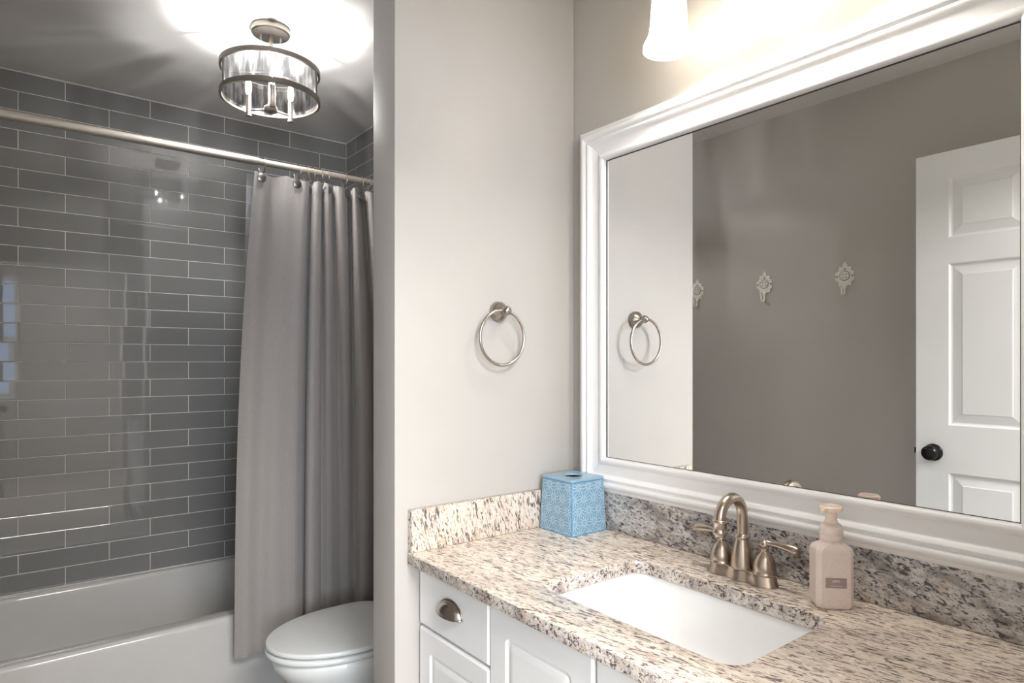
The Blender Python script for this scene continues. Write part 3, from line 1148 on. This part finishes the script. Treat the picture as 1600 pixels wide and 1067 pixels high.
# ------------------------------------------------------------------ faucet
def build_faucet():
    fx, fy = 1.214, 0.765
    t = thing('faucet', 'brushed nickel two-handle faucet with arched spout behind the sink', 'faucet', (fx, fy, CT))
    # base plate: capsule pinched in the middle
    mb = MB()
    L = []
    n = 64
    for z, k in ((0.0, 1.0), (0.002, 1.0), (0.004, 0.985), (0.015, 0.90), (0.021, 0.86), (0.024, 0.80), (0.025, 0.70)):
        lp = []
        for i in range(n):
            a = 2 * pi * i / n
            # two end circles joined by a waist
            yy = 0.080 * math.copysign(abs(sin(a)) ** 0.9, sin(a))
            w = 0.0285 - 0.0075 * math.exp(-((abs(yy) - 0.026) / 0.015) ** 2)
            e = 0.080
            q = max(0.0, 1 - (abs(yy) / e) ** 3.2) ** 0.5
            xx = math.copysign(1, cos(a)) * w * q if abs(cos(a)) > 1e-6 else 0
            kk = 1 - (1 - k) * (0.5)
            lp.append(Vector((fx + xx * k, fy + yy * kk, CT + z)))
        L.append(lp)
    mb.loft(L, flip=True)
    # make outward
    mb.build('base_plate', M['nickel'], t, angle=50)

    for sg, yy in ((1, fy + 0.051), (-1, fy - 0.051)):
        h = MB()
        zb = CT + 0.023
        h.lathe([(0.0238, 0.0), (0.0245, 0.002), (0.0240, 0.004), (0.0228, 0.005), (0.0232, 0.008), (0.0225, 0.018), (0.0200, 0.028), (0.0160, 0.037),
                 (0.0110, 0.043), (0.0080, 0.046), (0.0075, 0.048), (0.0085, 0.049), (0.0085, 0.0515), (0.0070, 0.053), (0.0078, 0.055),
                 (0.0108, 0.058), (0.0112, 0.061), (0.0095, 0.064), (0.0055, 0.0665), (0.0045, 0.068), (0.001, 0.069)], (fx, yy, zb), n=32)
        hh = h.build('handle', M['nickel'], t, angle=60)
        lv = MB()
        z = zb + 0.061
        pts, rr = [], []
        for k in range(13):
            s_ = k / 12
            pts.append((fx + 0.004 * s_, yy + sg * (0.006 + 0.062 * s_), z + 0.003 - 0.004 * s_ + 0.002 * sin(s_ * pi)))
            rr.append([0.0068, 0.0056, 0.0052, 0.0054, 0.0060, 0.0068, 0.0076, 0.0082, 0.0088, 0.0092, 0.0095, 0.0095, 0.0086][k])
        e = pts[-1]
        pts += [(e[0], e[1] + sg * 0.002, e[2]), (e[0], e[1] + sg * 0.004, e[2])]
        rr += [0.0102, 0.0074]
        lv.tube(pts, rr, 14)
        lv.build('lever', M['nickel'], hh, angle=60)
    # spout
    mb = MB()
    mb.lathe([(0.0235, 0.0), (0.0242, 0.002), (0.0236, 0.006), (0.0222, 0.022), (0.0185, 0.042), (0.0155, 0.056), (0.0140, 0.060), (0.0140, 0.062),
              (0.0158, 0.063), (0.0162, 0.065), (0.0158, 0.068), (0.0135, 0.070), (0.0120, 0.072)], (fx, fy, CT + 0.023), n=36)
    mb.build('spout_base', M['nickel'], t, angle=60)
    pts = [(fx, fy, CT + 0.090)]
    for k in range(4):
        pts.append((fx, fy, CT + 0.10 + 0.012 * k))
    R = 0.040
    zc = CT + 0.134
    for k in range(1, 25):
        a = pi * k / 24
        pts.append((fx - R + R * cos(a), fy, zc + R * sin(a)))
    pts.append((fx - 2 * R, fy, zc - 0.006))
    mb = MB()
    mb.tube(pts, [0.0112] * len(pts), 20)
    sp = mb.build('spout', M['nickel'], t, angle=60)
    mb = MB()
    q = zc - 0.001
    mb.lathe([(0.0088, q - 0.032), (0.0105, q - 0.0315), (0.0105, q - 0.029), (0.0125, q - 0.027), (0.0148, q - 0.024), (0.0148, q - 0.020), (0.0128, q - 0.018),
              (0.0138, q - 0.014), (0.0138, q - 0.004), (0.0155, q - 0.003), (0.0158, q), (0.0150, q + 0.002), (0.0118, q + 0.004)], (fx - 2 * R, fy, 0), n=28)
    mb.build('nozzle', M['nickel'], sp, angle=60)
    mb = MB()
    mb.lathe([(0.0022, 0.0), (0.0022, 0.028), (0.0045, 0.029), (0.0055, 0.033), (0.0035, 0.037), (0.001, 0.038)], (fx + 0.024, fy - 0.004, CT + 0.022), n=14)
    mb.build('lift_rod', M['nickel'], t)


build_faucet()


# ------------------------------------------------------------------ soap bottle
def build_soap():
    ox, oy = 1.212, 0.578
    ang = radians(225.6)           # facing direction of the label
    nx, ny = cos(ang), sin(ang)
    rx, ry = -ny, nx               # to the viewer's right... sign fixed below
    t = thing('soap_bottle', 'pale pink foaming hand soap bottle with pump beside the faucet', 'soap bottle', (ox, oy, CT))

    def mp(u, v, z):               # u across the label, v towards the viewer
        return (ox + rx * u + nx * v, oy + ry * u + ny * v, CT + z)

    # octagonal-cornered body
    def oct_(hw, hd, ch, z):
        ch = min(ch, hw * 0.9, hd * 0.9)
        base = [(hw, -hd + ch), (hw, hd - ch), (hw - ch, hd), (-hw + ch, hd), (-hw, hd - ch), (-hw, -hd + ch), (-hw + ch, -hd), (hw - ch, -hd)]
        out = []
        m_ = len(base)
        for i in range(m_):
            a, b = base[i], base[(i + 1) % m_]
            for k in range(4):
                f = k / 4
                out.append((a[0] + (b[0] - a[0]) * f, a[1] + (b[1] - a[1]) * f))
        return [Vector(mp(u, v, z)) for u, v in out]

    mb = MB()
    L = []
    for z, d, ch in ((0.0, 0.006, 0.008), (0.0015, 0.0025, 0.008), (0.005, 0.0006, 0.008), (0.010, 0.0, 0.008), (0.103, 0.0, 0.008), (0.108, 0.0008, 0.009),
                     (0.113, 0.0035, 0.010), (0.117, 0.008, 0.012), (0.120, 0.0135, 0.012)):
        L.append(oct_(0.0335 - d, 0.0245 - d * 0.5, ch, z))
    # round neck
    for r, z in ((0.0185, 0.1225), (0.0175, 0.124)):
        src = L[0]
        lp = []
        for i in range(32):
            a = 2 * pi * (i - 2.0) / 32
            lp.append(Vector(mp(r * cos(a), r * sin(a), z)))
        L.append(lp)
    mb.loft(L)
    body = mb.build('body', M['soap'], t, angle=28)
    MB().lathe([(0.0195, 0.1245), (0.0205, 0.1255), (0.0205, 0.133), (0.0197, 0.134), (0.0205, 0.135), (0.0205, 0.146), (0.0192, 0.150), (0.0150, 0.1535), (0.0120, 0.155)],
               (ox, oy, CT), n=36).build('collar', M['soap'], t)
    MB().lathe([(0.0112, 0.1545), (0.0112, 0.160), (0.0102, 0.161), (0.0102, 0.176)], (ox, oy, CT), n=24).build('pump_stem', M['soapcap'], t)
    mb = MB()
    mb.lathe([(0.011, 0.1745), (0.0185, 0.177), (0.0205, 0.181), (0.0202, 0.185), (0.0175, 0.1875), (0.0080, 0.1865), (0.0010, 0.186)], (ox, oy, CT), n=32)
    # short nozzle pointing over the sink
    mb.tube([(ox - 0.012, oy + 0.001, CT + 0.1815), (ox - 0.024, oy + 0.002, CT + 0.1815), (ox - 0.031, oy + 0.003, CT + 0.180)], [0.0058, 0.0048, 0.0036], 14)
    mb.build('pump_head', M['soapcap'], t)
    # label
    f = 0.0245
    mb = MB()
    mb.box((0, 0, 0), (1, 1, 1))
    mb.v = [mp(-0.0185 + 0.037 * x, f - 0.0004 + 0.0006 * y, 0.040 + 0.019 * z) for x, y, z in mb.v]
    lb = mb.build('label_panel', M['soaplabel'], body, smooth=False)
    lb['label'] = 'mauve rectangular label with tiny white lettering'
    mb = MB()
    random.seed(3)
    for z, half, hgt, gap in ((0.0537, 0.0052, 0.0013, 0.0011), (0.0512, 0.0068, 0.0013, 0.0011), (0.0436, 0.0100, 0.0009, 0.0010)):
        u = -half
        while u < half:
            b = MB().box((0, 0, 0), (1, 1, 1))
            if not (half > 0.009 and abs(u - 0.0008) < 0.0008):
                mb.add([mp(u + 0.0008 * x, f + 0.0002 + 0.0002 * y, z + hgt * zz) for x, y, zz in b.v], b.f)
            u += gap
    mb.build('lettering', M['soaptext'], lb, smooth=False)


build_soap()


# ------------------------------------------------------------------ tissue box
def build_tissue():
    x0, x1, y0, y1 = 1.144, 1.2785, 1.2125, 1.3465
    cx, cy = (x0 + x1) / 2, (y0 + y1) / 2
    H, hb, ht = 0.146, 0.0672, 0.0615
    t = thing('tissue_box_cover', 'blue ceramic tissue box cover embossed with daisies in the counter corner', 'tissue box cover', (cx, cy, CT))
    N, NZ = 160, 165           # per side, height
    # daisy lattice in metres
    P = 0.036

    def relief(u, v):
        best = 9
        for oi in range(-1, 2):
            for oj in range(-1, 2):
                j = round(v / (P * 0.87)) + oj
                sh = 0.5 * P if j % 2 else 0
                i = round((u - sh) / P) + oi
                du, dv = u - (i * P + sh), v - j * P * 0.87
                r = math.hypot(du, dv)
                if r < best:
                    best, bu, bv, bi, bj = r, du, dv, i, j
        r = best / (P * 0.54)
        a = math.atan2(bv, bu) + bi * 0.9 + bj * 0.5
        if r < 0.20:
            return 1.0 if r > 0.12 else 0.25
        if r < 0.27:
            return 0.0
        w = abs(((a / (2 * pi) * 11) % 1.0) - 0.5) * 2
        if r < 1.0:
            lim = 0.42 + 0.5 * sin(min(1.0, (r - 0.2) / 0.75) * pi * 0.62)
            if r > 0.84:
                lim *= max(0.0, 1 - ((r - 0.84) / 0.16) ** 2) ** 0.5
            q = w - lim
            if abs(q) * r < 0.20:
                return 1.0 - 0.5 * abs(q) * r / 0.20
            return 0.35 if q < 0 else 0.0
        return 0.5

    vs, rel = [], []
    crn = 0.012
    loopn = None
    for j in range(NZ + 1):
        s = j / NZ
        z = H * 0.955 * s
        h = hb + (ht - hb) * s ** 1.4
        # rounded square walked by arc length
        pts = []
        for q in range(4):
            ca, sa = [(1, 0), (0, 1), (-1, 0), (0, -1)][q]
            for k in range(N):
                w = -1 + 2 * k / N
                u = w * h
                # local frame: outward normal n, tangent tt
                n_ = (ca, sa)
                tt = (-sa, ca)
                d = h
                if abs(u) > h - crn:
                    o = abs(u) - (h - crn)
                    an = o / crn * pi / 4
                    d = h - crn + crn * cos(an)
                    uu = math.copysign(h - crn + crn * sin(an), u)
                else:
                    uu = u
                rl = relief(u + q * 0.013, z)
                fade = min(1, max(0, (crn * 0.9 + (h - abs(u) - crn * 0.9)) / 0.006)) * min(1, s / 0.03) * min(1, (1 - s) / 0.03)
                rl2 = rl * fade
                d += 0.0013 * (rl2 - 0.5 * fade)
                pts.append((cx + n_[0] * d + tt[0] * uu, cy + n_[1] * d + tt[1] * uu, CT + z))
                rel.append(rl2 * 0.9 + 0.12)
        vs += pts
        loopn = len(pts)
    fs = []
    for j in range(NZ):
        for k in range(loopn):
            l = (k + 1) % loopn
            fs.append((j * loopn + k, j * loopn + l, (j + 1) * loopn + l, (j + 1) * loopn + k))
    top0 = NZ * loopn
    # smooth rim and slightly domed top towards an oval hole
    prev = top0
    last = vs[top0:]
    hole = []
    for p in last:
        a = math.atan2(p[1] - cy, p[0] - cx)
        hole.append((cx + 0.0235 * cos(a), cy + 0.0235 * sin(a)))
    for f, z in ((-0.01, 0.968), (-0.012, 0.985), (0.0, 0.995), (0.03, 1.0), (0.3, 1.002), (0.7, 1.003), (0.95, 1.002), (0.985, 0.998), (1.0, 0.992), (1.0, 0.975)):
        lp = []
        for p, hpt in zip(last, hole):
            lp.append((p[0] * (1 - f) + hpt[0] * f, p[1] * (1 - f) + hpt[1] * f, CT + H * z))
            rel.append(0.62)
        vs += lp
        for k in range(loopn):
            l = (k + 1) % loopn
            fs.append((prev + k, prev + l, prev + loopn + l, prev + loopn + k))
        prev += loopn
    mb = MB()
    mb.add(vs, fs)
    o = mb.build('ceramic_shell', M['glaze'], t, angle=60)
    at = o.data.attributes.new('relief', 'FLOAT', 'POINT')
    at.data.foreach_set('value', rel)
    MB().rbox((cx - 0.052, cy - 0.052, CT + 0.001), (cx + 0.052, cy + 0.052, CT + 0.115), 0.003).build('inner_box', M['dark'], t)


build_tissue()


# ------------------------------------------------------------------ wall mirror
def build_mirror():
    yi0, yi1, zi0, zi1 = 0.309, 1.230, 1.017, 1.834
    FW = 0.094
    t = thing('wall_mirror', 'large wall mirror in a white moulded frame above the granite backsplash', 'mirror', (XR, 0.77, 0.926))
    # profile: (distance from outer edge, height off the wall)
    prof = [(0.0, 0.0005), (0.0, 0.018), (0.004, 0.022), (0.010, 0.023), (0.012, 0.027), (0.016, 0.031), (0.021, 0.032), (0.026, 0.030), (0.029, 0.025),
            (0.031, 0.024), (0.034, 0.027), (0.038, 0.028), (0.042, 0.026), (0.046, 0.021), (0.052, 0.0185), (0.072, 0.016),
            (0.074, 0.0165), (0.077, 0.021), (0.082, 0.0235), (0.088, 0.0225), (0.092, 0.019), (0.094, 0.014), (0.094, 0.0085)]
    mb = MB()
    L = []
    for w, h in prof:
        i = FW - w
        x = XR - h
        L.append([Vector((x, yi0 - i, zi0 - i)), Vector((x, yi1 + i, zi0 - i)), Vector((x, yi1 + i, zi1 + i)), Vector((x, yi0 - i, zi1 + i))])
    # each member gets its own vertices so the mitres stay crisp
    for k in range(4):
        l = (k + 1) % 4
        vs, fs = [], []
        for lp in L:
            vs += [lp[k], lp[l]]
        for i in range(len(L) - 1):
            fs.append((2 * i, 2 * i + 2, 2 * i + 3, 2 * i + 1))
        mb.add(vs, fs)
    fr = mb.build('frame', M['trim'], t, angle=40)
    MB().box((XR - 0.008, yi0 - 0.01, zi0 - 0.01), (XR - 0.003, yi1 + 0.01, zi1 + 0.01)).build('glass', M['mirror'], t, smooth=False)
    MB().box((XR - 0.003, yi0 - 0.012, zi0 - 0.012), (XR - 0.0006, yi1 + 0.012, zi1 + 0.012)).build('backing', M['dark'], t, smooth=False)
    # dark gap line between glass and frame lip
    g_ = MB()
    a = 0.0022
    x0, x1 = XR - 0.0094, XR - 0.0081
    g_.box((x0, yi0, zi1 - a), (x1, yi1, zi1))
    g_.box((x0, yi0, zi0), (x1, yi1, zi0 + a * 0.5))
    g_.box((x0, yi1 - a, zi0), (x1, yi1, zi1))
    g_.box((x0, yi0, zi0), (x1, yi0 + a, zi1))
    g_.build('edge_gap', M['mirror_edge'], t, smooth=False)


build_mirror()


# ------------------------------------------------------------------ vanity light
def build_vanity_light():
    yc = 0.722
    t = thing('vanity_light', 'wall light with frosted bell glass shades above the mirror', 'wall light', (XR, yc, 2.18))
    MB().rbox((XR - 0.022, yc - 0.30, 2.165), (XR - 0.0005, yc + 0.30, 2.265), 0.006).build('backplate', M['nickel'], t)
    for y in (0.922, 0.722, 0.522):
        x = 1.170
        pts = [(XR - 0.02, y, 2.215), (XR - 0.06, y, 2.225), (x + 0.02, y, 2.215), (x, y, 2.19), (x, y, 2.16)]
        pts = [Vector(p) for p in pts]
        sm = []
        for i in range(len(pts) - 1):
            p0, p1, p2, p3 = pts[max(i - 1, 0)], pts[i], pts[i + 1], pts[min(i + 2, len(pts) - 1)]
            for k in range(6):
                s_ = k / 6
                sm.append(0.5 * (2 * p1 + (p2 - p0) * s_ + (2 * p0 - 5 * p1 + 4 * p2 - p3) * s_ * s_ + (3 * p1 - p0 - 3 * p2 + p3) * s_ ** 3))
        sm.append(pts[-1])
        MB().tube(sm, 0.007, 12).build('arm', M['nickel'], t)
        MB().lathe([(0.026, 2.118), (0.028, 2.122), (0.028, 2.150), (0.018, 2.158), (0.008, 2.162)], (x, y, 0), n=28).build('socket_cup', M['nickel'], t)
        prof = [(0.0575, 1.986), (0.0575, 1.990), (0.055, 2.000), (0.048, 2.012), (0.0435, 2.026), (0.0410, 2.045), (0.0395, 2.075), (0.037, 2.100), (0.030, 2.116), (0.0245, 2.121)]
        inn = [(r - 0.003, z) for r, z in prof][::-1]
        mb = MB()
        n = 40
        loops = [[Vector((x + r * cos(2 * pi * k / n), y + r * sin(2 * pi * k / n), z)) for k in range(n)] for r, z in prof + inn]
        mb.loft(loops, cyclic=True)
        sh = mb.build('shade', M['shade'], t, angle=60)
        MB().sphere((x, y, 2.035), 0.024, 20, 12, 1, 1, 1.25).build('bulb', M['vbulb'], sh)


build_vanity_light()


# ------------------------------------------------------------------ towel ring
def build_towel_ring():
    x, z = 1.019, 1.413
    t = thing('towel_ring', 'brushed nickel towel ring mounted on the pale wall above the counter', 'towel ring', (x, Y0, z))
    tf = Matrix(((1, 0, 0), (0, 0, -1), (0, 1, 0)))      # axis points to -y
    MB().lathe([(0.0265, 0.0003), (0.0270, 0.003), (0.0255, 0.006), (0.0262, 0.008), (0.0262, 0.012), (0.0235, 0.016), (0.0185, 0.021), (0.0130, 0.026),
                (0.0105, 0.029), (0.0098, 0.031), (0.0110, 0.032)], (x, Y0, z), n=36, tf=tf).build('mount', M['nickel_dark'], t, angle=60)
    mb = MB()
    mb.lathe([(0.006, 0.028), (0.0100, 0.030), (0.0120, 0.034), (0.0128, 0.038), (0.0122, 0.042), (0.0126, 0.0435), (0.0118, 0.045), (0.0095, 0.050), (0.005, 0.053), (0.001, 0.054)],
             (x, Y0, z), n=28, tf=tf)
    mb.build('knob', M['nickel_dark'], t, angle=60)
    R = 0.0715
    MB().torus((x - 0.011, Y0 - 0.038, z - R + 0.001), R, 0.0041, 'Y', 96, 12).build('ring', M['nickel_dark'], t)


build_towel_ring()


# ------------------------------------------------------------------ wall hooks
def build_hook():
    z = 1.648
    t = thing('wall_hook', 'x', 'wall hook', (XL, 0, z), 'ornate hooks on the grey wall')
    mb = MB()
    # openwork plate: oval with scrolls around a rose medallion
    n = 96
    outer, inner = [], []
    for k in range(n):
        a = 2 * pi * k / n
        lob = 1 + 0.16 * abs(sin(a * 5))
        ry, rz = 0.033 * lob, 0.040 * lob
        if sin(a) > 0.93:
            rz *= 1 + 0.35 * (sin(a) - 0.93) / 0.07
        if sin(a) < -0.8:
            ry *= 0.8
        outer.append((ry * cos(a), rz * sin(a)))
    xw = XL + 0.0004
    fr_ = [[Vector((xw, y, z + zz)) for y, zz in outer],
           [Vector((xw + 0.004, y, z + zz)) for y, zz in outer],
           [Vector((xw + 0.0065, y * 0.86, z + zz * 0.86)) for y, zz in outer],
           [Vector((xw + 0.005, y * 0.62, z + zz * 0.62)) for y, zz in outer],
           [Vector((xw + 0.005, y * 0.05, z + zz * 0.05)) for y, zz in outer]]
    mb.loft(fr_)
    # scrolls
    for k in range(10):
        a = 2 * pi * (k + 0.5) / 10
        cy_, cz_ = 0.031 * cos(a), 0.039 * sin(a)
        pts = []
        for i in range(14):
            s_ = i / 13
            r = 0.0095 * (1 - 0.75 * s_)
            b = a + s_ * 4.6 * (1 if k % 2 else -1)
            pts.append((xw + 0.006 + 0.002 * s_, cy_ + r * cos(b), z + cz_ + r * sin(b)))
        mb.tube(pts, 0.0026, 6)
    # finial
    mb.sphere((xw + 0.004, 0, z + 0.054), 0.005, 10, 6, 0.7, 0.8, 1.8)
    for s_ in (-1, 1):
        mb.sphere((xw + 0.004, s_ * 0.007, z + 0.047), 0.004, 10, 6, 0.7, 1, 1.4)
    # rose medallion
    mb.torus((xw + 0.007, 0, z + 0.002), 0.0175, 0.0022, 'X', 32, 6)
    for ring_, cnt, rr in ((0.0105, 6, 0.0052), (0.0045, 3, 0.0038)):
        for k in range(cnt):
            a = 2 * pi * k / cnt
            mb.sphere((xw + 0.007 + (0.011 - ring_) * 0.2, ring_ * cos(a), z + 0.002 + ring_ * sin(a)), rr, 10, 6, 0.6, 1, 1)
    mb.sphere((xw + 0.008, 0, z - 0.044), 0.009, 12, 8, 0.6, 1, 1.3)
    pl = mb.build('plate', M['hookwhite'], t, angle=50)
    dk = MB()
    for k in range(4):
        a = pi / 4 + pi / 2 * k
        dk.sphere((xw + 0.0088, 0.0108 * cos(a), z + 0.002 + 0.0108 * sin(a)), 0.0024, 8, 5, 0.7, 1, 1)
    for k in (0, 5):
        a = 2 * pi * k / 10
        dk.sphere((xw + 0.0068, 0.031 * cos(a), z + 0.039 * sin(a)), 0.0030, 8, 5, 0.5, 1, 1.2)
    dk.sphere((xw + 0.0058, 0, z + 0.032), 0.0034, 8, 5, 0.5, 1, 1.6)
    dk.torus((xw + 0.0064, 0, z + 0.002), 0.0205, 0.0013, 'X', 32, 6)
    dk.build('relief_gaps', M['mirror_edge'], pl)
    mb = MB()
    pts = [(xw + 0.006, 0, z - 0.045), (xw + 0.006, 0, z - 0.062)]
    for k in range(1, 11):
        a = pi * k / 10
        pts.append((xw + 0.006 + 0.013 * (1 - cos(a)), 0, z - 0.068 - 0.013 * sin(a)))
    pts.append((xw + 0.033, 0, z - 0.055))
    mb.tube(pts, [0.0042] * (len(pts) - 2) + [0.0044, 0.0040], 10)
    mb.sphere((xw + 0.034, 0, z - 0.053), 0.0056, 10, 8)
    mb.build('hook', M['hookwhite'], t, angle=60)
    return t


hk = build_hook()
for i, (y, lb_) in enumerate(((1.291, 'ornate white cast wall hook nearest the open door'),
                              (1.665, 'ornate white cast wall hook in the middle of the row of three'),
                              (2.045, 'ornate white cast wall hook furthest from the open door'))):
    o = hk if i == 0 else copy_tree(hk)
    o.location.y = y
    o['label'] = lb_


# ------------------------------------------------------------------ room door, opened against the left wall
def build_door():
    xf = -0.073            # face towards the mirror
    th = 0.035
    y0, y1, z0, z1 = 0.187, 0.953, 0.008, 2.038
    us = [y0, y0 + 0.105, (y0 + y1) / 2 - 0.049, (y0 + y1) / 2 + 0.049, y1 - 0.105, y1]
    zs_ = [z0, 0.24, 0.880, 1.051, 1.633, 1.726, 1.944, z1]
    mb = MB()

    def face(f, flip):
        for i in range(5):
            for j in range(7):
                u0, u1, v0, v1 = us[i], us[i + 1], zs_[j], zs_[j + 1]
                panel = i in (1, 3) and j in (1, 3, 5)
                if not panel:
                    q = [f(u0, v0, 0), f(u1, v0, 0), f(u1, v1, 0), f(u0, v1, 0)]
                    mb.add(q, [(3, 2, 1, 0) if flip else (0, 1, 2, 3)])
                else:
                    L = []
                    for ins, d in ((0, 0), (0.004, -0.003), (0.006, -0.007), (0.011, -0.0085), (0.040, -0.0025), (0.043, -0.001), (0.045, -0.001)):
                        L.append([Vector(f(a, b, d)) for a, b in ((u0 + ins, v0 + ins), (u1 - ins, v0 + ins), (u1 - ins, v1 - ins), (u0 + ins, v1 - ins))])
                    mb.loft(L, False, True, flip=flip)

    face(lambda u, v, d: (xf + d, u, v), False)
    face(lambda u, v, d: (xf - th - d, u, v), True)
    xa, xb = xf - th, xf
    mb.add([(xa, y0, z0), (xb, y0, z0), (xb, y0, z1), (xa, y0, z1)], [(0, 1, 2, 3)])
    mb.add([(xa, y1, z0), (xb, y1, z0), (xb, y1, z1), (xa, y1, z1)], [(3, 2, 1, 0)])
    mb.add([(xa, y0, z0), (xb, y0, z0), (xb, y1, z0), (xa, y1, z0)], [(3, 2, 1, 0)])
    mb.add([(xa, y0, z1), (xb, y0, z1), (xb, y1, z1), (xa, y1, z1)], [(0, 1, 2, 3)])
    d_ = struct(mb, 'door_1', M['door'], smooth=False)
    yk, zk = 0.896, 0.949
    for sg, x in ((1, xf), (-1, xf - th)):
        prof = [(0.031, 0.0003), (0.0315, 0.004), (0.029, 0.0075), (0.014, 0.010), (0.0110, 0.014), (0.0120, 0.019), (0.0200, 0.025), (0.0262, 0.033), (0.0270, 0.040),
                (0.0245, 0.047), (0.0170, 0.0525), (0.006, 0.0555), (0.001, 0.056)]
        if sg > 0:
            tf = Matrix(((0, 0, 1), (0, 1, 0), (-1, 0, 0)))
        else:
            tf = Matrix(((0, 0, -1), (0, 1, 0), (1, 0, 0)))
        k = MB().lathe(prof, (x, yk, zk), n=32, tf=tf).build('door_knob', M['bronze'], d_, angle=60)
        k['label'] = 'black round door knob'
    mb = MB()
    mb.box((xf - th / 2 - 0.012, y1, zk - 0.028), (xf - th / 2 + 0.012, y1 + 0.0016, zk + 0.028))
    mb.box((xf - th / 2 - 0.006, y1 + 0.0016, zk - 0.010), (xf - th / 2 + 0.006, y1 + 0.010, zk + 0.010))
    mb.build('latch', M['bronze'], d_, smooth=False)
    for z in (0.25, 1.02, 1.80):
        MB().lathe([(0.006, z - 0.045), (0.006, z + 0.045)], (xf + 0.0065, y0 - 0.006, 0), n=12).build('door_hinge', M['bronze'], d_)


build_door()
# door frame lining the opening
mb = MB()
mb.box((-0.081, YE0 - 0.01, 0), (-0.067, YE1, 2.052))
mb.box((0.742, YE0 - 0.01, 0), (0.755, YE1, 2.052))
mb.box((-0.081, YE0 - 0.01, 2.052), (0.755, YE1, 2.066))
mb.box((-0.141, YE0 - 0.016, 0), (-0.081, YE0, 2.126))
mb.box((0.755, YE0 - 0.016, 0), (0.815, YE0, 2.126))
mb.box((-0.081, YE0 - 0.016, 2.066), (0.755, YE0, 2.126))
struct(mb, 'trim_2', M['trim'], smooth=False)
